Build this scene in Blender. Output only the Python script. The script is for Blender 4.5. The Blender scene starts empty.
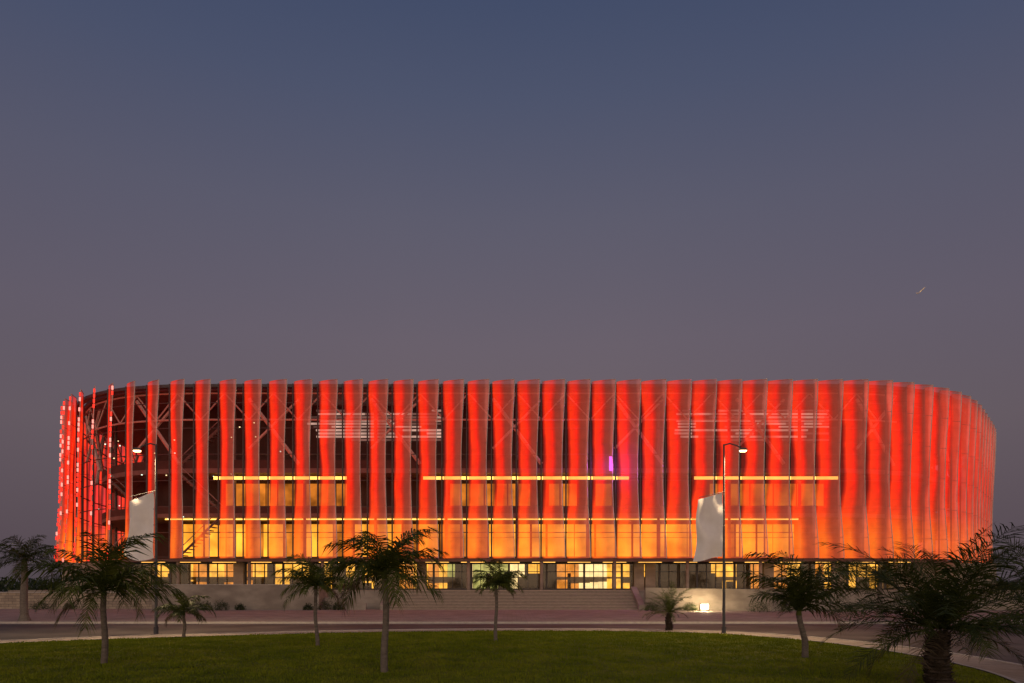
import bpy, math, random
import numpy as np
from mathutils import Vector
random.seed(7); rng=np.random.default_rng(7)
F=683.0; H=3.0; YH=585.0
def wx(px,D): return (px-512)/F*D
def wz(py,D): return H+(YH-py)/F*D
scn=bpy.context.scene
scn.view_settings.view_transform='Standard'; scn.view_settings.look='None'
# ---------------------------------------------------------------- materials
def newmat(name):
    m=bpy.data.materials.new(name); m.use_nodes=True
    nt=m.node_tree; nt.nodes.clear()
    out=nt.nodes.new('ShaderNodeOutputMaterial')
    return m,nt,out
def N(nt,t,**kw):
    n=nt.nodes.new(t)
    for k,v in kw.items():
        if k in n.inputs: n.inputs[k].default_value=v
        else: setattr(n,k,v)
    return n
def ramp(nt,stops,interp='LINEAR'):
    r=nt.nodes.new('ShaderNodeValToRGB'); r.color_ramp.interpolation=interp
    el=r.color_ramp.elements
    el[0].position=stops[0][0]; el[0].color=(*stops[0][1],1)
    el[1].position=stops[-1][0]; el[1].color=(*stops[-1][1],1)
    for p,c in stops[1:-1]:
        e=el.new(p); e.color=(*c,1)
    return r
def surf(name,c1,c2,scale=1.0,rough=.85,bump=.2,detail=6,c3=None,scale2=None,spec=.3,stretch=(1,1,1)):
    m,nt,out=newmat(name)
    tc=N(nt,'ShaderNodeTexCoord'); mp=N(nt,'ShaderNodeMapping'); mp.inputs['Scale'].default_value=stretch
    nt.links.new(tc.outputs['Object'],mp.inputs[0])
    n1=N(nt,'ShaderNodeTexNoise',Scale=scale,Detail=detail,Roughness=.65)
    nt.links.new(mp.outputs[0],n1.inputs['Vector'])
    r=ramp(nt,[(.3,c1),(.7,c2)]); nt.links.new(n1.outputs['Fac'],r.inputs[0])
    col=r.outputs[0]
    if c3:
        n2=N(nt,'ShaderNodeTexNoise',Scale=scale2 or scale*.1,Detail=3); nt.links.new(mp.outputs[0],n2.inputs['Vector'])
        rr=ramp(nt,[(.42,(0,0,0)),(.62,(1,1,1))]); nt.links.new(n2.outputs['Fac'],rr.inputs[0])
        mx=N(nt,'ShaderNodeMix',data_type='RGBA'); nt.links.new(rr.outputs[0],mx.inputs[0])
        nt.links.new(col,mx.inputs[6]); mx.inputs[7].default_value=(*c3,1); col=mx.outputs[2]
    b=N(nt,'ShaderNodeBsdfPrincipled',Roughness=rough); b.inputs['Specular IOR Level'].default_value=spec
    nt.links.new(col,b.inputs['Base Color'])
    if bump>0:
        bp=N(nt,'ShaderNodeBump',Strength=bump,Distance=.05); nt.links.new(n1.outputs['Fac'],bp.inputs['Height'])
        nt.links.new(bp.outputs[0],b.inputs['Normal'])
    nt.links.new(b.outputs[0],out.inputs[0])
    return m
def emit(name,col,s,var=0.0,scale=.6):
    m,nt,out=newmat(name)
    e=N(nt,'ShaderNodeEmission',Strength=s); e.inputs[0].default_value=(*col,1)
    if var>0:
        tc=N(nt,'ShaderNodeTexCoord'); n=N(nt,'ShaderNodeTexNoise',Scale=scale,Detail=3)
        nt.links.new(tc.outputs['Object'],n.inputs['Vector'])
        mr=N(nt,'ShaderNodeMapRange'); mr.inputs[1].default_value=.3; mr.inputs[2].default_value=.7
        mr.inputs[3].default_value=s*(1-var); mr.inputs[4].default_value=s*(1+var)
        nt.links.new(n.outputs['Fac'],mr.inputs[0]); nt.links.new(mr.outputs[0],e.inputs['Strength'])
    nt.links.new(e.outputs[0],out.inputs[0])
    return m
def brickmat(name,c1,c2,mortar,bw,bh,scale=1.0,msize=.01,rough=.85,vertical=True):
    m,nt,out=newmat(name)
    tc=N(nt,'ShaderNodeTexCoord'); sp=N(nt,'ShaderNodeSeparateXYZ'); cb=N(nt,'ShaderNodeCombineXYZ')
    nt.links.new(tc.outputs['Object'],sp.inputs[0]); nt.links.new(sp.outputs[0],cb.inputs[0])
    nt.links.new(sp.outputs[2 if vertical else 1],cb.inputs[1])
    br=N(nt,'ShaderNodeTexBrick',Scale=scale); br.inputs['Mortar Size'].default_value=msize
    br.inputs['Brick Width'].default_value=bw; br.inputs['Row Height'].default_value=bh
    br.inputs['Color1'].default_value=(*c1,1); br.inputs['Color2'].default_value=(*c2,1); br.inputs['Mortar'].default_value=(*mortar,1)
    nt.links.new(cb.outputs[0],br.inputs['Vector'])
    n=N(nt,'ShaderNodeTexNoise',Scale=.35,Detail=6,Roughness=.7); nt.links.new(tc.outputs['Object'],n.inputs['Vector'])
    r=ramp(nt,[(.3,(.6,.6,.6)),(.7,(1.1,1.1,1.1))]); nt.links.new(n.outputs['Fac'],r.inputs[0])
    mx=N(nt,'ShaderNodeMix',data_type='RGBA',blend_type='MULTIPLY'); mx.inputs[0].default_value=1
    nt.links.new(br.outputs['Color'],mx.inputs[6]); nt.links.new(r.outputs[0],mx.inputs[7])
    b=N(nt,'ShaderNodeBsdfPrincipled',Roughness=rough); nt.links.new(mx.outputs[2],b.inputs['Base Color'])
    bp=N(nt,'ShaderNodeBump',Strength=.4,Distance=.03); nt.links.new(br.outputs['Fac'],bp.inputs['Height']); bp.invert=True
    nt.links.new(bp.outputs[0],b.inputs['Normal'])
    nt.links.new(b.outputs[0],out.inputs[0]); return m

M={}
M['ground']=surf('dry_earth',(.13,.10,.075),(.2,.155,.115),.4,c3=(.07,.075,.04),scale2=.03)
M['asphalt']=surf('asphalt',(.04,.038,.036),(.07,.064,.06),6,rough=.75,c3=(.095,.085,.078),scale2=.25,spec=.3)
M['paving']=brickmat('paving_slabs',(.40,.33,.26),(.33,.27,.215),(.18,.14,.11),.8,.8,1,.012,vertical=False)
M['kerb']=surf('kerb_concrete',(.36,.33,.29),(.5,.46,.41),3)
M['concrete']=surf('cast_concrete',(.27,.235,.19),(.38,.33,.27),.7,c3=(.22,.185,.15),scale2=.3,stretch=(1,1,2))
M['stone']=brickmat('stone_blocks',(.45,.37,.27),(.31,.25,.19),(.13,.10,.08),.9,.34,1,.02)
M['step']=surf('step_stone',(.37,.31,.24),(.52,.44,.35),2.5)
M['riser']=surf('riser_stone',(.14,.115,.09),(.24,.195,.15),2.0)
M['paint']=surf('road_paint',(.6,.6,.58),(.8,.8,.78),5)
M['steel']=surf('dark_steel',(.05,.05,.055),(.09,.09,.09),3,rough=.5,bump=0)
M['steel_l']=surf('painted_steel',(.26,.24,.23),(.36,.34,.33),3,rough=.5,bump=0)
M['truss']=surf('truss_steel',(.48,.43,.38),(.6,.54,.48),3,rough=.5,bump=0)
M['slab']=surf('floor_slab',(.16,.14,.13),(.22,.2,.18),1)
M['inner']=surf('inner_wall',(.055,.045,.04),(.09,.07,.06),.4)
M['soil']=surf('soil',(.05,.035,.025),(.09,.065,.045),3)
M['yellow']=emit('concourse_wall_glow',(1,.36,.03),1.45,.5,.3)  # lamplight on the concourse wall put in as emission
M['yellow2']=emit('gallery_wall_glow',(1,.28,.03),.6,.6,.4)  # orange light on the gallery wall, also painted as emission
M['lineL']=emit('linear_luminaire',(1,.48,.09),3.0,.3,.3)
M['white']=emit('ceiling_light_panel',(1,.58,.45),.55,.7,.35)
M['whited']=emit('ceiling_light_dim',(1,.45,.35),.16,.6,.3)
M['dot']=emit('downlight',(.85,1,.8),1.6)
M['dotw']=emit('downlight_warm',(1,.7,.35),2)
M['led']=emit('red_led',(1,.035,.02),1.8)
M['ledw']=emit('pink_led',(1,.30,.24),1.7)
M['lamp']=emit('lamp_lens',(1,.6,.28),12)
M['flood']=emit('flood_lens',(1,.8,.5),30)
M['gf_y']=emit('lobby_yellow',(1,.45,.05),1.4,.5,.8)  # lobby back wall panels: room light put into them as glow
M['gf_o']=emit('lobby_orange',(1,.32,.04),.9,.5,.8)
M['gf_g']=emit('lobby_green',(.72,.66,.18),.75,.5,.8)
M['gf_w']=emit('lobby_white',(1,.70,.30),1.5,.3,.8)
M['gf_d']=surf('lobby_dark',(.10,.085,.07),(.2,.16,.12),1)
def grassmat(name,c1,c2,c3):
    m,nt,out=newmat(name)
    tc=N(nt,'ShaderNodeTexCoord')
    n=N(nt,'ShaderNodeTexNoise',Scale=.55,Detail=9,Roughness=.8); nt.links.new(tc.outputs['Object'],n.inputs['Vector'])
    r=ramp(nt,[(.3,c1),(.5,c2),(.72,c3)]); nt.links.new(n.outputs['Fac'],r.inputs[0])
    b=N(nt,'ShaderNodeBsdfPrincipled',Roughness=.9); b.inputs['Specular IOR Level'].default_value=.1
    nt.links.new(r.outputs[0],b.inputs['Base Color']); nt.links.new(b.outputs[0],out.inputs[0]); return m
M['lawn']=grassmat('lawn',(.05,.07,.006),(.11,.13,.010),(.20,.20,.018))
M['blade']=grassmat('grass_blades',(.07,.105,.006),(.15,.185,.010),(.27,.265,.024))
def leafmat(name,c1,c2):
    m,nt,out=newmat(name)
    tc=N(nt,'ShaderNodeTexCoord'); n=N(nt,'ShaderNodeTexNoise',Scale=2.5,Detail=3); nt.links.new(tc.outputs['Object'],n.inputs['Vector'])
    r=ramp(nt,[(.35,c1),(.65,c2)]); nt.links.new(n.outputs['Fac'],r.inputs[0])
    b=N(nt,'ShaderNodeBsdfPrincipled',Roughness=.55); nt.links.new(r.outputs[0],b.inputs['Base Color'])
    b.inputs['Specular IOR Level'].default_value=.25
    t=N(nt,'ShaderNodeBsdfTranslucent'); nt.links.new(r.outputs[0],t.inputs[0])
    mx=N(nt,'ShaderNodeMixShader'); mx.inputs[0].default_value=.28
    nt.links.new(b.outputs[0],mx.inputs[1]); nt.links.new(t.outputs[0],mx.inputs[2]); nt.links.new(mx.outputs[0],out.inputs[0]); return m
M['leaf']=leafmat('palm_leaf',(.035,.055,.008),(.12,.14,.02))
M['leafd']=leafmat('palm_leaf_dark',(.022,.036,.006),(.075,.092,.016))
M['shrub']=leafmat('shrub_leaf',(.02,.035,.012),(.05,.07,.02))
M['dry']=leafmat('dry_leaf',(.08,.06,.03),(.13,.095,.045))
M['bark']=surf('palm_bark',(.10,.085,.07),(.20,.17,.14),5,bump=.5,stretch=(1,1,3))
M['barkd']=surf('date_palm_bark',(.03,.023,.017),(.075,.057,.042),6,bump=.8)
M['cloth']=surf('white_cloth',(.72,.68,.66),(.80,.77,.75),2,bump=.05,spec=.05)

# louver material: perforated metal mesh with red LED wash painted in as emission
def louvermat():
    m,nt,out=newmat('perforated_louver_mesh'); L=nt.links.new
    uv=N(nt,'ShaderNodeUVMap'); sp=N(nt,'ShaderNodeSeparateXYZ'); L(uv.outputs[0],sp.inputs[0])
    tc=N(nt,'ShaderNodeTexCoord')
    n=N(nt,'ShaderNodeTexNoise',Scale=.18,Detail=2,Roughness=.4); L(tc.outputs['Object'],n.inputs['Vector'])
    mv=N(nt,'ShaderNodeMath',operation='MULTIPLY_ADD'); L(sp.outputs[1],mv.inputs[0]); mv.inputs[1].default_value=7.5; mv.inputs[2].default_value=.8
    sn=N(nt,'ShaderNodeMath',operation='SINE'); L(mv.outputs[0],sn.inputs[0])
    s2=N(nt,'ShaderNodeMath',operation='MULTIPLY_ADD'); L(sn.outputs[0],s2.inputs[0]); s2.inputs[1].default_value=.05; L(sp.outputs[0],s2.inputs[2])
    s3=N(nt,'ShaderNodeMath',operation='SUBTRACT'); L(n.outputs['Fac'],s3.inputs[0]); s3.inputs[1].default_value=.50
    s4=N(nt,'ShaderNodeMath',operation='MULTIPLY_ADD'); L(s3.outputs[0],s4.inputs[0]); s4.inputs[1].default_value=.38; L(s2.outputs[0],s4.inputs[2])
    r=ramp(nt,[(0,(.12,.002,.001)),(.07,(.5,.006,.001)),(.15,(1.0,.030,.001)),(.30,(1.0,.022,.001)),(.44,(.95,.010,.001)),(.55,(.52,.012,.003)),(.64,(.30,.022,.010)),(.88,(.25,.032,.018)),(.93,(.36,.06,.04)),(1,(.40,.08,.055))]); L(s4.outputs[0],r.inputs[0])  # red LED glow fading to coral sky sheen, painted across the blade
    ro=ramp(nt,[(0,(.25,.02,.002)),(.12,(1.0,.14,.006)),(.42,(1,.17,.010)),(.57,(.75,.09,.010)),(.7,(.46,.055,.012)),(1,(.45,.075,.025))]); L(s4.outputs[0],ro.inputs[0])  # orange concourse uplight painted in, mixed over the blade foot
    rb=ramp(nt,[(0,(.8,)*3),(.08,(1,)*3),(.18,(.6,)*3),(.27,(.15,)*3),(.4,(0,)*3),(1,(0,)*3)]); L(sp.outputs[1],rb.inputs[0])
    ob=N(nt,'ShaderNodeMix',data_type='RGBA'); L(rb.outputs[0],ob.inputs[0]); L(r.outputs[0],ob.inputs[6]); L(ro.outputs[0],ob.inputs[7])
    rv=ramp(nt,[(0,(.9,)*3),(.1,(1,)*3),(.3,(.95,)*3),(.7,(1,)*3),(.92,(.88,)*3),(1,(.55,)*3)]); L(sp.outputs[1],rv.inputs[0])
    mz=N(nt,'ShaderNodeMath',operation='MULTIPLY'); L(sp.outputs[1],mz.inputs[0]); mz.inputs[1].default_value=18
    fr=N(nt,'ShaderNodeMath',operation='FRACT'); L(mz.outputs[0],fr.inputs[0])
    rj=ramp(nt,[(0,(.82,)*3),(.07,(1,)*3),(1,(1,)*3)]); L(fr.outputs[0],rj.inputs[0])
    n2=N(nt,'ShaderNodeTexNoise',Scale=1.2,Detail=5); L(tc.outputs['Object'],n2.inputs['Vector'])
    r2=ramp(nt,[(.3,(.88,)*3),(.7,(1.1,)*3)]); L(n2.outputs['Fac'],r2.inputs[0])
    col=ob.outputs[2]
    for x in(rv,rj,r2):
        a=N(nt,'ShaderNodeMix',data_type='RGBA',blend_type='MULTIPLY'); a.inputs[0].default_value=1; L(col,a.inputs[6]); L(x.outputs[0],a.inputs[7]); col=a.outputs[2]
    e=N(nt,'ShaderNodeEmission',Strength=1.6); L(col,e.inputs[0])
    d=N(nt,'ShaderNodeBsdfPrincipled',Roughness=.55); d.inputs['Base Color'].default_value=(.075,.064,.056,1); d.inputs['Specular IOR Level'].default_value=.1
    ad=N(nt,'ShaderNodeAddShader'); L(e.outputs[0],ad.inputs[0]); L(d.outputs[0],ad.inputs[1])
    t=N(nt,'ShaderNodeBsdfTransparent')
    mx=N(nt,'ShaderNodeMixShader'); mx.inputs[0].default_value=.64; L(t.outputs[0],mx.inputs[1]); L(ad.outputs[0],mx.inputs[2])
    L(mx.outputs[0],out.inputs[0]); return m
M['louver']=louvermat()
def glassmat():
    m,nt,out=newmat('window_glass')
    t=N(nt,'ShaderNodeBsdfTransparent'); g=N(nt,'ShaderNodeBsdfGlossy',Roughness=.05)
    g.inputs[0].default_value=(.6,.65,.65,1); t.inputs[0].default_value=(.9,.9,.86,1)
    mx=N(nt,'ShaderNodeMixShader'); mx.inputs[0].default_value=.10
    nt.links.new(t.outputs[0],mx.inputs[1]); nt.links.new(g.outputs[0],mx.inputs[2]); nt.links.new(mx.outputs[0],out.inputs[0]); return m
M['glass']=glassmat()

# ---------------------------------------------------------------- mesh builder
class MB:
    def __init__(s): s.v=[];s.f=[];s.mi=[];s.mats=[];s.uv=[]
    def m(s,k):
        if k not in s.mats: s.mats.append(k)
        return s.mats.index(k)
    def face(s,pts,k,uv=None):
        b=len(s.v); s.v.extend([tuple(p) for p in pts]); s.f.append(tuple(range(b,b+len(pts)))); s.mi.append(s.m(k))
        s.uv.append(uv or [(0,0)]*len(pts))
    def box(s,x0,x1,y0,y1,z0,z1,k):
        p=[(x0,y0,z0),(x1,y0,z0),(x1,y1,z0),(x0,y1,z0),(x0,y0,z1),(x1,y0,z1),(x1,y1,z1),(x0,y1,z1)]
        s.hexa(p,k)
    def hexa(s,p,k):
        b=len(s.v); s.v.extend(p)
        for q in [(0,3,2,1),(4,5,6,7),(0,1,5,4),(1,2,6,5),(2,3,7,6),(3,0,4,7)]:
            s.f.append(tuple(b+i for i in q)); s.mi.append(s.m(k)); s.uv.append([(0,0)]*4)
    def beam(s,a,b,r,k,n=6,r2=None):
        a=Vector(a);b=Vector(b);d=(b-a).normalized(); r2=r if r2 is None else r2
        u=d.cross(Vector((0,0,1)));
        if u.length<.01:u=Vector((1,0,0))
        u.normalize(); w=d.cross(u); i0=len(s.v)
        for c,rr in((a,r),(b,r2)):
            for i in range(n):
                t=2*math.pi*i/n; s.v.append(tuple(c+u*math.cos(t)*rr+w*math.sin(t)*rr))
        for i in range(n):
            j=(i+1)%n; s.f.append((i0+i,i0+j,i0+n+j,i0+n+i)); s.mi.append(s.m(k)); s.uv.append([(0,0)]*4)
        for base in(0,n):
            s.f.append(tuple(i0+base+i for i in range(n))); s.mi.append(s.m(k)); s.uv.append([(0,0)]*n)
    def obj(s,name,parent=None,smooth=False,uv=False):
        me=bpy.data.meshes.new(name); me.from_pydata(s.v,[],s.f)
        for k in s.mats: me.materials.append(M[k])
        me.polygons.foreach_set('material_index',s.mi)
        if uv:
            l=me.uv_layers.new(name='UVMap'); l.data.foreach_set('uv',[c for f in s.uv for p in f for c in p])
        if smooth: me.polygons.foreach_set('use_smooth',[True]*len(s.f))
        me.update(); o=bpy.data.objects.new(name,me); scn.collection.objects.link(o)
        if parent: o.parent=parent
        return o
def empty(name,loc=(0,0,0)):
    o=bpy.data.objects.new(name,None); o.location=loc; scn.collection.objects.link(o); return o
def catmull(pts,closed=False,n=12):
    P=[np.array(p,float) for p in pts]; out=[]; m=len(P)
    for i in range(m if closed else m-1):
        p0=P[(i-1)%m] if closed or i>0 else P[0]; p1=P[i]; p2=P[(i+1)%m]; p3=P[(i+2)%m] if closed or i+2<m else P[-1]
        for k in range(n):
            t=k/n; out.append(.5*((2*p1)+(-p0+p2)*t+(2*p0-5*p1+4*p2-p3)*t*t+(-p0+3*p1-3*p2+p3)*t**3))
    if not closed: out.append(P[-1])
    return np.array(out)
def resample(pts,step,closed=True):
    P=np.vstack([pts,pts[:1]]) if closed else pts
    d=np.r_[0,np.cumsum(np.linalg.norm(np.diff(P,axis=0),axis=1))]
    n=int(round(d[-1]/step)); s=np.linspace(0,d[-1],n+1)
    if closed: s=s[:-1]
    return np.c_[np.interp(s,d,P[:,0]),np.interp(s,d,P[:,1])]
def tangents(P):
    t=np.roll(P,-1,0)-np.roll(P,1,0); t/=np.linalg.norm(t,axis=1)[:,None]; return t

# ---------------------------------------------------------------- sky
w=bpy.data.worlds.new("World"); scn.world=w; w.use_nodes=True
nt=w.node_tree; nt.nodes.clear(); L=nt.links.new
out=N(nt,'ShaderNodeOutputWorld'); bg=N(nt,'ShaderNodeBackground',Strength=1.0)
tc=N(nt,'ShaderNodeTexCoord'); sp=N(nt,'ShaderNodeSeparateXYZ'); L(tc.outputs['Generated'],sp.inputs[0])
def s2l(c): return tuple(((v/255+.055)/1.055)**2.4 if v>10 else v/255/12.92 for v in c)
r=ramp(nt,[(0,s2l((87,75,79))),(.06,s2l((96,82,87))),(.2,s2l((108,95,100))),(.33,s2l((105,96,107))),(.47,s2l((93,92,109))),(.58,s2l((77,84,108))),(.66,s2l((65,76,104))),(1,s2l((40,54,88)))])
L(sp.outputs[2],r.inputs[0])
ax=N(nt,'ShaderNodeMath',operation='ABSOLUTE'); L(sp.outputs[0],ax.inputs[0])
axr=ramp(nt,[(.15,(1,1,1)),(.75,(.80,.85,.93))]); L(ax.outputs[0],axr.inputs[0])
m0=N(nt,'ShaderNodeMix',data_type='RGBA',blend_type='MULTIPLY'); m0.inputs[0].default_value=1; L(r.outputs[0],m0.inputs[6]); L(axr.outputs[0],m0.inputs[7])
mg=N(nt,'ShaderNodeMapRange'); mg.inputs[1].default_value=-.05; mg.inputs[2].default_value=-1; mg.inputs[3].default_value=0; mg.inputs[4].default_value=1
L(sp.outputs[1],mg.inputs[0])
gl=ramp(nt,[(0,(1.3,.76,.40)),(.25,(1.05,.76,.54)),(.7,(.25,.25,.28))]); L(sp.outputs[2],gl.inputs[0])  # unseen afterglow behind the camera, strengthened to brighten the ground
mm=N(nt,'ShaderNodeMix',data_type='RGBA',blend_type='ADD'); L(mg.outputs[0],mm.inputs[0]); L(m0.outputs[2],mm.inputs[6]); L(gl.outputs[0],mm.inputs[7])
L(mm.outputs[2],bg.inputs[0]); L(bg.outputs[0],out.inputs[0])
sd=bpy.data.lights.new('afterglow_fill','SUN'); sd.energy=.15; sd.angle=math.radians(15); sd.color=(1,.7,.5)  # weak sun lamp added for the afterglow; the sun has set
so=bpy.data.objects.new('afterglow_fill',sd); so.rotation_euler=(math.radians(72),0,math.radians(-15)); scn.collection.objects.link(so)

# ---------------------------------------------------------------- ground, road, lawn
g=MB(); g.face([(-3000,-500,0),(3000,-500,0),(3000,5000,0),(-3000,5000,0)],'ground'); g.obj('ground')
g=MB(); g.face([(-220,-30,.004),(220,-30,.004),(220,53,.004),(-220,53,.004)],'asphalt'); g.obj('road')
lawnp=[(-36,8),(-36,20),(-31,28),(-24.8,33.7),(-18,37.8),(-9,41.3),(0,42.7),(7,42.3),(12,40.3),(15,36),(16.3,30),(16,24),(14.3,19),(10,11),(0,4),(-20,0),(-32,1)]
LP=resample(catmull(lawnp,True),.8); T=tangents(LP); 
ctr=LP.mean(0)
nn=np.c_[T[:,1],-T[:,0]]
if ((LP-ctr)*nn).sum(1).mean()<0: nn=-nn
def ring(mb,A,B,z0,z1,k):
    n=len(A)
    for i in range(n):
        j=(i+1)%n; mb.face([(*A[i],z0),(*A[j],z0),(*B[j],z1),(*B[i],z1)],k)
P0=LP; P1=LP+nn*.15; P2=LP+nn*2.0; P3=LP+nn*2.2
mb=MB()
ring(mb,P0,P1,.15,.15,'kerb'); ring(mb,P1,P2,.12,.12,'paving'); ring(mb,P1,P1,.12,.15,'kerb'); ring(mb,P2,P3,.155,.155,'kerb'); ring(mb,P2,P2,.12,.155,'kerb'); ring(mb,P3,P3,.155,.0,'kerb')
mb.obj('pavement')
P4=LP+nn*2.55; P5=LP+nn*2.68
mb=MB(); ring(mb,P4,P5,.008,.008,'paint')
mb.box(-220,220,52.4,52.52,.005,.009,'paint')
mb.obj('road_marking')
mb=MB(); prev=LP; zp=.12
for k,fz in enumerate([.9,.75,.55,.3,.02]):
    cur=ctr+(LP-ctr)*fz; z=.12+.35*(1-fz**2)
    ring(mb,prev,cur,zp,z,'lawn'); prev=cur; zp=z
ring(mb,P0,P0,.0,.12,'lawn')
mb.obj('lawn',smooth=True)
angs=np.arctan2(LP[:,1]-ctr[1],LP[:,0]-ctr[0]); rads=np.linalg.norm(LP-ctr,axis=1); o_=np.argsort(angs)
angs=angs[o_]; rads=rads[o_]
def lawn_f(x,y):
    a=np.arctan2(y-ctr[1],x-ctr[0]); rr=np.interp(a,angs,rads,period=2*math.pi)
    return np.hypot(x-ctr[0],y-ctr[1])/rr
NB=260000
yy=12.5+31*rng.random(NB*2)**1.6; xx=(rng.random(NB*2)*2-1)*(yy*.78+1)
f=lawn_f(xx,yy); ok=f<.995; xx=xx[ok][:NB]; yy=yy[ok][:NB]; f=f[ok][:NB]; n=len(xx)
zz=.12+.35*(1-f**2)-.01
tuft=.6+.7*np.abs(np.sin(xx*1.7+np.sin(yy*1.1)*2)*np.cos(yy*1.3+np.sin(xx*.9)))
sc=(.03+.05*rng.random(n))*tuft; sc*=(1+.02*(yy-14)); an=rng.random(n)*6.283
wd=.006+.0012*(yy-12); lean=rng.normal(0,.03,(n,2))
V=np.zeros((n,3,3)); V[:,0]=np.c_[xx-wd*np.cos(an),yy-wd*np.sin(an),zz]; V[:,1]=np.c_[xx+wd*np.cos(an),yy+wd*np.sin(an),zz]; V[:,2]=np.c_[xx+lean[:,0],yy+lean[:,1],zz+sc]
def trimesh(name,V,mat,parent=None):
    n=len(V); me=bpy.data.meshes.new(name); me.vertices.add(n*3); me.vertices.foreach_set('co',V.reshape(-1))
    me.loops.add(n*3); me.loops.foreach_set('vertex_index',np.arange(n*3,dtype=np.int32))
    me.polygons.add(n); me.polygons.foreach_set('loop_start',np.arange(0,n*3,3,dtype=np.int32)); me.polygons.foreach_set('loop_total',np.full(n,3,dtype=np.int32))
    me.materials.append(M[mat]); me.update(calc_edges=True); o=bpy.data.objects.new(name,me); scn.collection.objects.link(o)
    if parent:o.parent=parent
    return o
trimesh('grass',V,'blade')
mb=MB(); mb.face([(-220,53.3,.12),(220,53.3,.12),(220,84,.12),(-220,84,.12)],'paving')
mb.obj('forecourt_pavement')
mb=MB()
x=-120
while x<120:
    mb.box(x+.01,x+1.19,53.0,53.3,0,.15,'kerb'); x+=1.2
mb.obj('kerb')

# ---------------------------------------------------------------- stadium
stad=empty('stadium')
plan=[(-71.2,132),(-69.2,116),(-66.4,106),(-63,98),(-58.3,92.3),(-52.8,88.6),(-47,86.7),(-40,86),(-20,86),(0,86),(20,86),(38,86),(46,86.3),(54.2,88.8),(61.8,93.8),(69.9,102.4),(79.6,114.3),(84.5,124),(88.5,136),(88,155),(78,172),(60,180),(0,181),(-45,180),(-62,172),(-72,155)]
PL=resample(catmull(plan,True,16),3.12); TT=tangents(PL); NO=np.c_[TT[:,1],-TT[:,0]]
c0=PL.mean(0)
if ((PL-c0)*NO).sum(1).mean()<0: NO=-NO
ZB,ZT=6.35,28.75
vis=[i for i in range(len(PL)) if PL[i,1]<150]
def off(d): return PL-NO*d
nU,nV=6,34
lv=MB(); edge=MB(); led=MB()
for i in range(len(PL)):
    p=PL[i];t=TT[i];nm=NO[i]; ph=.12*i+.4*math.sin(i*.37)
    endf=abs(nm[0])
    grid=[]
    for a in range(nV+1):
        v=a/nV; row=[]
        # hourglass blade: full width at head, slimmer at mid height, flared and twisted at the foot
        ww=2.76*(1-.13*math.sin(math.pi*min(1,max(0,(v-.08)/.85))))
        dd=1.55*(1+.05*math.cos(6.5*v+.6)+.18*max(0,.3-v)/.3)*(1-.35*endf)
        bs=.10*math.sin(math.pi*v)
        lean=-1.0*(1-v)*endf
        for b in range(nU+1):
            u=b/nU
            q=p+t*(bs+(ww-bs)*u)+nm*(dd*(u**.8))
            zt=ZT-.3*u-.15*(1-u)**2; zb=ZB-.05*u
            row.append((q[0]+lean,q[1],zb+(zt-zb)*v))
        grid.append(row)
    for a in range(nV):
        for b in range(nU):
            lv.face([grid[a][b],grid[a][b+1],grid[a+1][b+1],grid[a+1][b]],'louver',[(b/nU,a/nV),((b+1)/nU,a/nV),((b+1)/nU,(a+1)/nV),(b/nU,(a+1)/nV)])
    if p[1]<150:
        for a in range(0,nV,2):
            edge.beam(grid[a][nU],grid[min(nV,a+2)][nU],.05,'truss',4)
        edge.beam(grid[0][0],grid[0][nU],.05,'steel',4); edge.beam(grid[nV][0],grid[nV][nU],.06,'truss',4)
        edge.beam((p[0]+nm[0]*.02-t[0]*.12,p[1]+nm[1]*.02-t[1]*.12,ZB),(p[0]+nm[0]*.02-t[0]*.12,p[1]+nm[1]*.02-t[1]*.12,ZT-.4),.10,'steel',6)
        for a in range(4,nV,6): edge.beam(grid[a][0],grid[a][nU],.03,'steel',4)
        if nm[0]<-.3 and p[1]<112:
            for k in range(30):
                v=(k+.5)/30
                if random.random()<.12+.25*(v<.3): continue
                q=grid[int(v*nV)][nU]
                kk='ledw' if random.random()<.10+.3*v else 'led'
                led.box(q[0]-.10,q[0]+.10,q[1]-.16,q[1]-.08,q[2]-.24,q[2]+.24,kk)
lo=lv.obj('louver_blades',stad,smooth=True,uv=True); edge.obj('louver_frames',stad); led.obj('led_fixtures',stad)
def strip(mb,A,B,z0,z1,k,idx=None):
    n=len(A)
    for i in (idx or range(n)):
        j=(i+1)%n
        a,b,c,d=A[i],A[j],B[j],B[i]
        mb.hexa([(*a,z0),(*b,z0),(*c,z0),(*d,z0),(*a,z1),(*b,z1),(*c,z1),(*d,z1)],k)
st=MB()
A=off(.32);B=off(.45)
for z in (6.5,9.6,12.9,16.2,19.5,22.8,26.0): strip(st,A,B,z,z+.10,'steel',vis)
strip(st,off(.25),off(.9),28.0,28.4,'steel',vis)
st.obj('facade_rails',stad)
sl=MB()
strip(sl,off(1.2),off(14),6.0,6.34,'slab'); strip(sl,off(3.5),off(14),11.9,12.4,'slab'); strip(sl,off(3.5),off(14),17.7,18.3,'slab'); strip(sl,off(1.2),off(14),27.9,28.3,'slab')
strip(sl,off(3.5),off(3.7),12.4,13.3,'inner'); strip(sl,off(3.5),off(3.7),18.3,19.4,'inner')
sl.obj('floor_slabs',stad)
rf=MB(); Q=off(14)
rf.face([(*q,28.29) for q in Q],'slab'); rf.obj('roof',stad)
iw=MB(); strip(iw,off(10),off(10.3),6.34,11.9,'inner'); strip(iw,off(8),off(8.3),12.4,17.7,'inner'); strip(iw,off(9),off(9.3),18.3,27.9,'inner'); iw.obj('inner_walls',stad)
co=MB()
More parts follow.
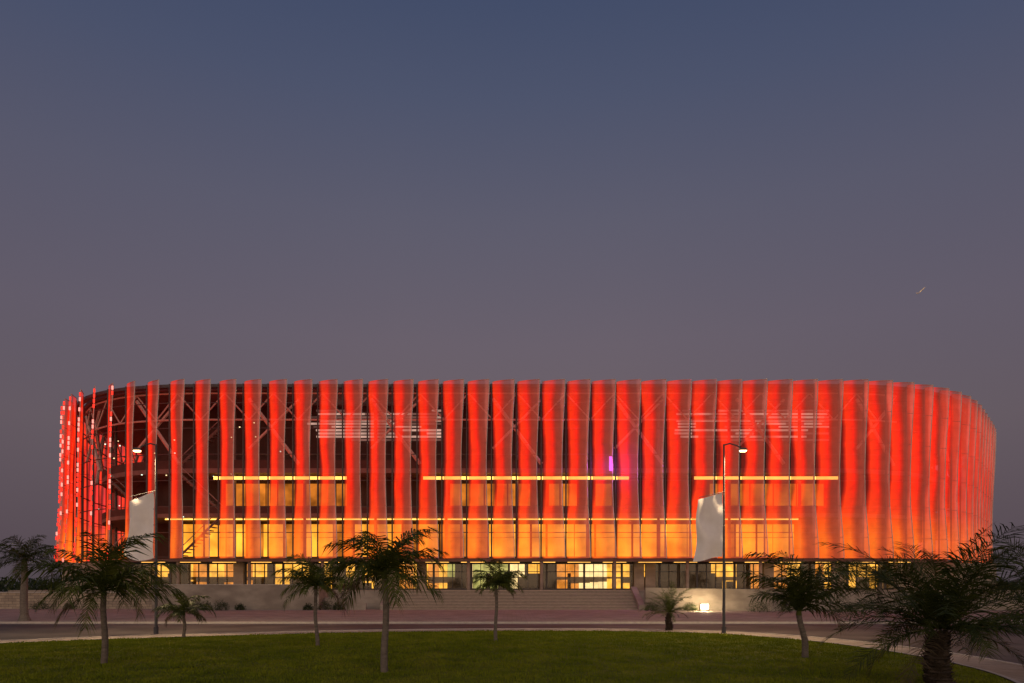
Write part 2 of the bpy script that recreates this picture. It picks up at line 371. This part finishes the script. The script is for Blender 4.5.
for i in vis:
    if i%3==0:
        q=PL[i]-NO[i]*4.6
        for z0,z1 in((6.34,11.9),(12.4,17.7),(18.3,27.9)): co.beam((*q,z0),(*q,z1),.22,'slab',8)
    a=PL[i]-NO[i]*1.6; b=PL[(i+1)%len(PL)]-NO[(i+1)%len(PL)]*1.6
    if PL[i][0]<50:
        co.beam((*a,27.6),(*b,27.6),.12,'truss',5); co.beam((*a,24.2),(*b,24.2),.12,'truss',5)
        if i%2: co.beam((*a,27.6),(*b,24.2),.10,'truss',5)
        else: co.beam((*a,24.2),(*b,27.6),.10,'truss',5)
    if i%5==2:
        b=PL[(i+2)%len(PL)]-NO[(i+2)%len(PL)]*2.0
        co.beam((*a,26.9),(*b,18.6),.24,'truss',5); co.beam((*b,26.9),(*a,20.5),.18,'truss',5)
co.obj('columns_and_trusses',stad)
li=MB()
D1=95.7
x=-46
while x<38:
    wd_=random.choice([2.2,3.0,3.8])
    li.box(x,x+wd_-random.choice([.12,.3]),D1-.1,D1,6.9,11.5,'yellow' if random.random()<.85 else 'yellow2')
    x+=wd_
li.box(-46,38,90.5,90.7,11.65,11.8,'lineL')
for (a,b) in((-39.3,-21.8),(-11.7,15.4),(24,43)):
    li.box(a,b,89.9,90.0,16.9,17.3,'lineL')
    x=a
    while x<b-1:
        ww=min(random.choice([1.6,2.4,3.2]),b-x)
        if random.random()<.8: li.box(x,x+ww-.2,93.75,93.9,12.6,16.9,'yellow2')
        x+=ww
for (a,b,s) in((-28.5,-9.7,1),(22,44,1)):
    z=23.0
    while z<27.2:
        x=a+random.random()*2
        while x<b-.5:
            ww=min(random.choice([2.5,4.,6.]),b-x)
            if random.random()<.85: li.box(x,x+ww-.06,94.6,94.8,z,z+.24,'white' if z>23.2 and random.random()<.7 else 'whited')
            x+=ww
        z+=.45
li.obj('interior_lighting',stad)
dl=MB()
for k in range(26):
    X=-60+random.random()*34; i=int(np.argmin(np.abs(PL[:,0]-X)+(PL[:,1]>110)*1000)); q=PL[i]-NO[i]*(2+5*random.random())
    z=random.choice([11.7,17.4,20.5,22.2,24.2,13.5])+random.random()*.3; s=.04+.03*random.random()
    dl.box(q[0]-s,q[0]+s,q[1]-s,q[1]+s,z-s,z+s,random.choice(['dot','dotw']))
dl.obj('ceiling_downlights',stad)
es=MB()
for (xa,za,xb,zb) in((-44,6.4,-38,12.2),(-38,12.4,-44,18),(-44,18.3,-38,24),(-56,6.4,-50,12.2),(-50,12.4,-56,18)):
    yy_=89.6 if xa>-46 and xb>-46 else 94
    n_=14
    for k in range(n_):
        f0=k/n_; X=xa+(xb-xa)*f0; Z=za+(zb-za)*f0
        es.box(min(X,X+(xb-xa)/n_),max(X,X+(xb-xa)/n_),yy_,yy_+1.4,Z,Z+.12,'slab')
    es.beam((xa,yy_,za+1),(xb,yy_,zb+1),.06,'steel_l',5); es.beam((xa,yy_,za),(xb,yy_,zb),.16,'slab',4)
es.obj('access_stairs',stad)
gf=MB()
gf.box(-60,62,86.5,110,2.2,2.352,'paving')
x=-50.0
while x<51:
    ww=random.choice([1.2,1.55,2.0])
    px=512+x/90*F
    rr=random.random()
    if 440<px<522: k='gf_g' if rr<.5 else('gf_o' if rr<.7 else 'gf_w')
    elif px<300: k='gf_y' if rr<.6 else('gf_o' if rr<.75 else ('gf_w' if rr<.88 else 'gf_d'))
    elif px>640: k='gf_y' if rr<.5 else('gf_o' if rr<.75 else 'gf_d')
    else: k='gf_y' if rr<.5 else('gf_w' if rr<.6 else('gf_o' if rr<.78 else 'gf_d'))
    gf.box(x+.02,x+ww-.02,96.0,96.2,2.36,3.2+random.random()*.9,'gf_d' if random.random()<.35 else k)
    gf.box(x+.02,x+ww-.02,96.1,96.3,4.15,5.95,k)
    x+=ww
gf.box(-50,51.5,96.35,96.5,2.36,5.98,'gf_d')
for k in range(22):
    X=-48+random.random()*96; ww=random.choice([.3,.5,1.4,2.2]); gf.box(X,X+ww,92.3+random.random()*2,94.8,2.36,random.choice([3.3,3.5,5.9,4.6]),'inner')
for X in np.arange(-48,51,4.6): gf.box(X,X+2.6,91.5,91.7,5.8,5.9,'lineL'); gf.box(X,X+3.0,88.4,88.6,5.93,5.97,'lineL')
gf.obj('lobby_interior',stad)
mu=MB()
X=-50.; k=0
while X<51.5:
    big=(k%4==0); r_=.14 if big else .045
    mu.box(X-r_,X+r_,89.95,90.15,2.353,5.99,'steel'); X+=1.24; k+=1
mu.box(-50,51.5,89.93,90.17,4.7,4.8,'steel'); mu.box(-50,51.5,89.93,90.17,2.36,2.55,'steel'); mu.box(-50,51.5,89.93,90.17,5.75,5.98,'steel')
mu.box(-60,-50.2,91,96,2.353,5.99,'concrete'); mu.box(51.7,66,93,99,2.353,5.99,'concrete')
for X in(-36.5,-12.5,16,17.5,33,42): mu.box(X,X+1.3,89.4,89.9,2.353,5.99,'concrete')
mu.obj('curtain_wall_mullions',stad)
gp=MB(); gp.face([(-50,90.05,2.5),(51.5,90.05,2.5),(51.5,90.05,5.8),(-50,90.05,5.8)],'glass'); gp.obj('curtain_wall_glass',stad)
cl=MB()
for i in vis:
    if i%3==1 and PL[i][1]<125:
        q=PL[i]-NO[i]*1.7; cl.beam((*q,.1),(*q,6.0),.22,'concrete',10)
cl.obj('pillars',stad)

# plinth, stairs and retaining walls
mb=MB(); mb.box(-62,66,84.0,86.49,0,2.35,'concrete'); mb.obj('terrace_plinth')
mb=MB(); ns=14
for k in range(ns):
    z1=2.35*(k+1)/(ns+0)-.002; y0=79.1+k*.35
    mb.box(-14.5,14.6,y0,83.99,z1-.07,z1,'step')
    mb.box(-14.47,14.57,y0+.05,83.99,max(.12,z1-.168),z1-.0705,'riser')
mb.obj('stone_staircase')
mb=MB()
mb.hexa([(-15.2,78.6,0),(-14.52,78.6,0),(-14.52,84,0),(-15.2,84,0),(-15.2,78.6,.7),(-14.52,78.6,.7),(-14.52,84,2.8),(-15.2,84,2.8)],'concrete')
mb.hexa([(14.62,78.6,0),(15.3,78.6,0),(15.3,84,0),(14.62,84,0),(14.62,78.6,.7),(15.3,78.6,.7),(15.3,84,2.8),(14.62,84,2.8)],'concrete')
mb.obj('stair_cheek_wall')
mb=MB()
mb.box(-42,-22.5,79.6,80.0,0,3.0,'concrete'); mb.box(-42,-41.6,80.001,84,0,3.0,'concrete'); mb.box(-22.9,-22.5,80.001,84,0,3.0,'concrete')
mb.box(-42.05,-22.45,79.55,80.05,3.0,3.08,'kerb')
mb.box(-41.5,-23,80.05,83.9,2.2,2.6,'soil')
mb.obj('planter_wall')
mb=MB()
mb.box(-22.4,-15.25,81.6,82.0,0,1.5,'concrete'); mb.box(-22.4,-15.25,82.01,83.95,1.2,1.45,'paving'); mb.box(-21,-17,79.4,79.7,0,.9,'concrete')
mb.obj('low_retaining_wall')
mb=MB()
mb.hexa([(15.4,78.8,0),(29,76.2,0),(29,76.7,0),(15.4,79.3,0),(15.4,78.8,2.7),(29,76.2,2.5),(29,76.7,2.5),(15.4,79.3,2.7)],'concrete')
mb.hexa([(29.01,76.2,0),(66,80,0),(66,80.5,0),(29.01,76.7,0),(29.01,76.2,1.9),(66,80,2.1),(66,80.5,2.1),(29.01,76.7,1.9)],'concrete')
mb.obj('retaining_wall')
mb=MB(); mb.box(-120,-42.1,83.0,83.6,0,2.05,'stone'); mb.box(-120,-42.1,82.9,83.7,2.05,2.15,'kerb'); mb.box(66.1,130,83,83.6,0,2.0,'stone'); mb.obj('stone_boundary_wall')
# ---------------------------------------------------------------- flood light
def lightobj(name,typ,loc,energy,col,parent=None,rot=None,**kw):
    d=bpy.data.lights.new(name,typ); d.energy=energy; d.color=col
    for k,v in kw.items(): setattr(d,k,v)
    o=bpy.data.objects.new(name,d); o.location=loc
    if rot:o.rotation_euler=rot
    scn.collection.objects.link(o)
    if parent:o.parent=parent
    return o
fl=empty('floodlight')
X=wx(704,74.5)
mb=MB(); mb.box(X-.45,X+.45,74.2,74.5,.35,.95,'steel'); mb.box(X-.4,X+.4,74.18,74.197,.4,.9,'flood'); mb.beam((X-.5,74.35,.12),(X-.5,74.35,.7),.04,'steel'); mb.beam((X+.5,74.35,.12),(X+.5,74.35,.7),.04,'steel')
mb.box(X-.4,X+.4,74.503,74.52,.4,.9,'flood')
mb.obj('housing',fl)
lightobj('flood_lamp','POINT',(X,75.2,.9),600,(1,.72,.4),fl,shadow_soft_size=.2)
lightobj('flood_lamp_front','POINT',(X,73.9,.7),220,(1,.72,.4),fl,shadow_soft_size=.2)

# ---------------------------------------------------------------- street lamps and flags
def street_lamp(x,y,side):
    e=empty('street_lamp',(x,y,0))
    mb=MB()
    mb.beam((0,0,0),(0,0,.5),.14,'steel',10); mb.beam((0,0,.5),(0,0,11.45),.09,'steel',10,.055)
    mb.box(-.22,.22,-.22,.22,.004,.06,'steel')
    pts=[(0,0,11.4),(side*.35,0,11.5),(side*.75,0,11.38),(side*.95,0,11.28)]
    for a,b in zip(pts[:-1],pts[1:]): mb.beam(a,b,.04,'steel',8)
    mb.obj('pole',e)
    hb=MB(); a=side*.9;b=side*1.4; x0,x1=min(a,b),max(a,b)
    hb.hexa([(x0,-.12,11.08),(x1,-.12,11.08),(x1,.12,11.08),(x0,.12,11.08),(x0+.1,-.07,11.24),(x1-.1,-.07,11.24),(x1-.1,.07,11.24),(x0+.1,.07,11.24)],'steel')
    hb.hexa([(x0+.1,-.08,11.0),(x1-.1,-.08,11.0),(x1-.1,.08,11.0),(x0+.1,.08,11.0),(x0+.05,-.1,11.078),(x1-.05,-.1,11.078),(x1-.05,.1,11.078),(x0+.05,.1,11.078)],'lamp')
    hb.obj('luminaire',e)
    lightobj('lamp_bulb','SPOT',(side*1.15,0,10.9),5200,(1,.70,.38),e,spot_size=math.radians(160),spot_blend=.8,shadow_soft_size=.15)
PX=wx(724,41); street_lamp(PX,41,1); PX2=wx(156,41); street_lamp(PX2,41,-1)
def flag(x,y,seed,wd_=1.75,top=8.55,bot=4.55,slant=.45):
    e=empty('flag',(x,y,0))
    nu,nv=24,34; mb=MB(); G=[]
    for a in range(nv+1):
        v=a/nv; row=[]
        for b in range(nu+1):
            u=b/nu
            width=wd_*(.84+.16*v+.05*math.sin(v*5+seed))
            fold=.07*math.sin(u*9+v*4.5+seed)*(u**.7)+.06*math.sin(u*4-v*6+seed)+.03*math.sin(v*13+u*5)
            X=-.10-width*u+ .05*math.sin(v*9+seed)*u
            Z=top-(top-bot)*v - slant*u*(1-v)+ (.15*math.sin(u*3.7+seed))*v
            row.append((X,fold,Z))
        G.append(row)
    for a in range(nv):
        for b in range(nu): mb.face([G[a][b],G[a][b+1],G[a+1][b+1],G[a+1][b]],'cloth')
    mb.obj('cloth',e,smooth=True)
    m2=MB(); m2.beam((0,0,top+.05),(-1.5,0,top-.3),.02,'steel'); 
    for k in range(5):
        z=top-.1-(top-bot-.2)*k/4; m2.beam((-.13,0,z),(.02,0,z),.015,'steel')
    m2.obj('flag_arm',e)
flag(PX,40.9,1.3); flag(PX2,40.9,3.1,1.7,8.6,4.6,.6)

# ---------------------------------------------------------------- palms
def palm(x,y,h,fl_,nf=20,seed=0,r0=.14,r1=.09,date=False,lean=(0,0),leaf='leaf',droop=1.0,upright=.0,z0=.1,dens=34):
    R=random.Random(seed)
    e=empty('date_palm_tree' if date else 'palm_tree',(x,y,z0))
    mb=MB(); ns=36; nseg=12
    path=[Vector((lean[0]*(k/ns)**1.5+.03*math.sin(k*.2+seed),lean[1]*(k/ns)**1.5,h*k/ns)) for k in range(ns+1)]
    for k,c in enumerate(path):
        t=k/ns; rr=r0+(r1-r0)*t+ (.08*r0/.14*max(0,.1-t)/.1)
        rr*= (1.0+.06*(k%2)) if not date else (1.0+.2*(k%2)+.1*R.random())
        for a in range(nseg):
            an=2*math.pi*a/nseg; q=rr*(1+(.14 if date else .03)*R.uniform(-1,1)); mb.v.append((c.x+q*math.cos(an),c.y+q*math.sin(an),c.z-.05*(k==0)*4))
    mi=mb.m('barkd' if date else 'bark')
    for k in range(ns):
        for a in range(nseg):
            b=(a+1)%nseg; mb.f.append((k*nseg+a,k*nseg+b,(k+1)*nseg+b,(k+1)*nseg+a)); mb.mi.append(mi); mb.uv.append([(0,0)]*4)
    top=path[-1]
    if date:
        for k in range(260):
            t=R.random(); an=R.random()*6.283; c=path[int(t*ns)]; rr=(r0+(r1-r0)*t)*1.02
            d=Vector((math.cos(an),math.sin(an),0)); b=c+d*rr; s=Vector((-d.y,d.x,0))*.05
            tip=b+d*.11+Vector((0,0,.13))
            mb.face([b-s,b+s,tip+s*.5,tip-s*.5],'barkd')
    else:
        mb.beam(top-Vector((0,0,.05)),top+Vector((0,0,.28)),r1*1.15,'leaf',10,r1*.55)
    mb.obj('trunk',e)
    tris=[];dry=[]
    st_=MB()
    for k in range(nf):
        az=2.39996*k+R.uniform(-.3,.3); q=k/nf
        el=math.radians((80-88*q*droop+upright)+R.uniform(-12,12)) 
        Lf=fl_*(.75+.4*R.random())*(.85+.25*math.sin(math.pi*min(1,q+.2)))
        hd=Vector((math.cos(az),math.sin(az),0)); side=Vector((-hd.y,hd.x,0)); side=(side+Vector((0,0,R.uniform(-.6,.6)))).normalized()
        ang=el; steps=dens; bend=math.radians(R.uniform(65,120))*(.65 if date else 1)
        isdry=q>.94
        pr=top+Vector((0,0,.1))+hd*r1*.5
        sidebend=R.uniform(-.4,.4)
        for s in range(steps):
            t=s/steps; hd2=(hd+side*sidebend*t); hd2.z=0; hd2.normalize()
            d=hd2*math.cos(ang)+Vector((0,0,1))*math.sin(ang); 
            pn=pr+d*(Lf/steps); ang-=bend/steps*(.4+1.2*t)
            if s%3==0: st_a=pr.copy()
            if s%3==2: st_.beam(st_a,pn,.018*(1-t)+.004,leaf,3)
            if t>.08:
                ll=Lf*(.24 if date else .34)*(math.sin(math.pi*min(1,.12+t*.80))**.6)
                upn=side.cross(d).normalized()
                if upn.z<0: upn=-upn
                for sg in(-1,1):
                    if R.random()<.08: continue
                    l_=ll*R.uniform(.7,1.15)
                    dr=(side*sg*R.uniform(.5,1)+d*(.5+.5*t+R.uniform(-.15,.2))+upn*((.25 if date else .1)+R.uniform(-.15,.15))+Vector((0,0,-R.uniform(.0,.35)))).normalized()
                    m_=pr+dr*l_*.5; tip=pr+dr*l_+Vector((0,0,-l_*R.uniform(.12,.45 if not date else .2)))
                    wv=d*((.013+.010*l_) if date else (.019+.013*l_)) 
                    tt=dry if isdry else tris
                    tt.append([pr-wv*.7,pr+wv*.7,m_+wv]); tt.append([pr-wv*.7,m_+wv,m_-wv]); tt.append([m_-wv,m_+wv,tip])
            pr=pn
    if st_.f: st_.obj('frond_stems',e)
    trimesh('fronds',np.array([[tuple(v) for v in t] for t in tris]),leaf,e)
    if dry: trimesh('dry_fronds',np.array([[tuple(v) for v in t] for t in dry]),'dry',e)
    return e
def pp(px,D,ytop,fl_,**kw):
    h=wz(ytop,D)-.1
    return palm(wx(px,D),D,h,fl_,**kw)
pp(385,20,577,2.0,nf=26,seed=3,r0=.11,r1=.08)
pp(104,22,594,2.35,nf=26,seed=5,r0=.10,r1=.08)
pp(317,29,588,1.7,nf=22,seed=7,r0=.085,r1=.065,lean=(-.1,0))
pp(496,32,587,1.5,nf=22,seed=9,r0=.085,r1=.065)
pp(806,26,614,2.6,nf=22,seed=11,r0=.12,r1=.1,lean=(-.25,0),leaf='leafd',upright=14,droop=.8)
pp(938,18.2,632,3.1,nf=56,seed=13,r0=.31,r1=.23,date=True,leaf='leafd',dens=46)
pp(1052,22,622,3.1,nf=40,seed=14,r0=.3,r1=.25,date=True,leaf='leafd',dens=42)
pp(184,37,614,1.5,nf=18,seed=17,r0=.09,r1=.08,leaf='leafd')
pp(669,43.5,614,1.9,nf=26,seed=19,r0=.16,r1=.12,date=True,leaf='leafd')
pp(24,55,562,2.9,nf=24,seed=21,r0=.30,r1=.2,leaf='leafd')
pp(880,60,582,2.8,nf=22,seed=23,r0=.25,r1=.2,leaf='leafd')
def shrub(x,y,z,r,h,seed,n=900):
    rg=np.random.default_rng(seed); th=rg.random(n)*6.283; u=rg.random(n); ph=np.arccos(1-u)
    rr=(.55+.5*rg.random(n))*(1+.2*np.sin(th*3+seed)); c=np.c_[r*rr*np.sin(ph)*np.cos(th),r*rr*np.sin(ph)*np.sin(th),h*rr*np.cos(ph)+.05]
    d1=rg.normal(0,1,(n,3)); d1/=np.linalg.norm(d1,axis=1)[:,None]; d2=rg.normal(0,1,(n,3)); d2/=np.linalg.norm(d2,axis=1)[:,None]
    s=.10; V=np.stack([c-d1*s*.5,c+d1*s,c+d2*s*.6],1)
    e=empty('shrub',(x,y,z)); trimesh('leaves',V,'shrub',e)
    mb=MB()
    for k in range(5):
        a=k*1.26; mb.beam((0,0,-.02),(r*.5*math.cos(a),r*.5*math.sin(a),h*.6),.02,'barkd',4,.01)
    mb.obj('stems',e)
for k,(px,D,z,r_,h_) in enumerate([(196,77,.12,.9,1.2),(206,77.5,.12,.8,1.0),(221,77,.12,.9,1.1),(240,78,.12,.6,.7),(325,79,.12,1.0,1.2),(338,78.5,.12,.7,.9),(652,75,.12,.9,.9),(690,76,.12,.8,.9),(760,72,.12,1.2,1.3),(790,71,.12,1.4,1.6),(840,72,.12,1.5,1.8),(870,70,.12,1.6,2.0),(308,78,.12,.6,.7),(900,70,.12,1.6,1.9),(960,72,.12,1.8,2.2),(40,80,.12,1.0,1.0),(70,80,.12,.8,.9)]):
    shrub(wx(px,D),D,z,r_,h_,k+40)
rg=np.random.default_rng(5); n=26000
X=np.where(rg.random(n)<.5,-1,1)*(150+rg.random(n)*500); Y=290+rg.random(n)*60
hh=(2.2+2.8*np.abs(np.sin(X*.035)*np.sin(X*.011+1))+1.5*np.abs(np.sin(X*.19)))
c=np.c_[X,Y,rg.random(n)*hh]; d1=rg.normal(0,1,(n,3))*.7; d2=rg.normal(0,1,(n,3))*.7
trimesh('distant_trees',np.stack([c-d1,c+d1,c+d2],1),'shrub')
mb=MB()
for k in range(34):
    sx=random.choice([-1,1]); X=sx*(235+random.random()*90); z=2.5+random.random()*4
    mb.beam((X,280,0),(X,280,z),.06,'steel',4); mb.box(X-.3,X+.3,279.6,279.9,z,z+.35,'dotw')
mb.obj('distant_lights')
ml=empty('magenta_spotlight'); X=wx(611,83.6); Z=wz(463,83.6)
mb=MB(); M['mag']=emit('magenta_lens',(1,.12,.65),1.5)
mb.box(X-.16,X+.16,83.95,84.0,Z-.9,Z+.9,'mag'); mb.box(X-.18,X+.18,84.003,84.1,Z-.95,Z+.95,'steel'); mb.obj('lamp_housing',ml)
lightobj('magenta_lamp','POINT',(X,83.8,Z-.2),900,(.9,.10,.9),ml,shadow_soft_size=.3)
ap=empty('airplane'); D=1800.; c=Vector((wx(922,D),D,wz(290,D)))
ap.location=c; ap.rotation_euler=(0,math.radians(-42),0)
M['plane']=surf('plane_paint',(.5,.45,.4),(.6,.55,.5),.1,bump=0); M['pl']=emit('landing_light',(1,.6,.25),1.0)
mb=MB(); mb.beam((-11,0,0),(9,0,0),1.3,'plane',10); mb.beam((9,0,0),(13,0,0),1.3,'plane',10,.3); mb.beam((-16,0,.6),(-11,0,0),.3,'plane',10,1.3)
mb.hexa([(-3,-15,0),(-1,-15,0),(4,0,-.4),(-2,0,-.4),(-3,-15,.2),(-1,-15,.2),(4,0,.1),(-2,0,.1)],'plane')
mb.hexa([(-2,0,-.4),(4,0,-.4),(-1,15,0),(-3,15,0),(-2,0,.1),(4,0,.1),(-1,15,.2),(-3,15,.2)],'plane')
mb.hexa([(-15.5,-.15,1),(-12,-.15,1),(-12,.15,1),(-15.5,.15,1),(-16.5,-.1,5),(-14.5,-.1,5),(-14.5,.1,5),(-16.5,.1,5)],'plane')
mb.hexa([(-15.5,-5,1),(-14,-5,1),(-13,5,1),(-15.5,5,1),(-15.5,-5,1.2),(-14,-5,1.2),(-13,5,1.2),(-15.5,5,1.2)],'plane')
mb.box(-8,7,-1.6,-1.33,-.4,.4,'pl')
mb.obj('fuselage',ap)

cd=bpy.data.cameras.new('camera'); cd.lens=24; cd.sensor_width=36; cd.shift_y=(YH-341.5)/1024; cd.clip_end=8000; cd.clip_start=.1
co_=bpy.data.objects.new('camera',cd); co_.location=(0,0,H); co_.rotation_euler=(math.radians(90),0,0); scn.collection.objects.link(co_); scn.camera=co_
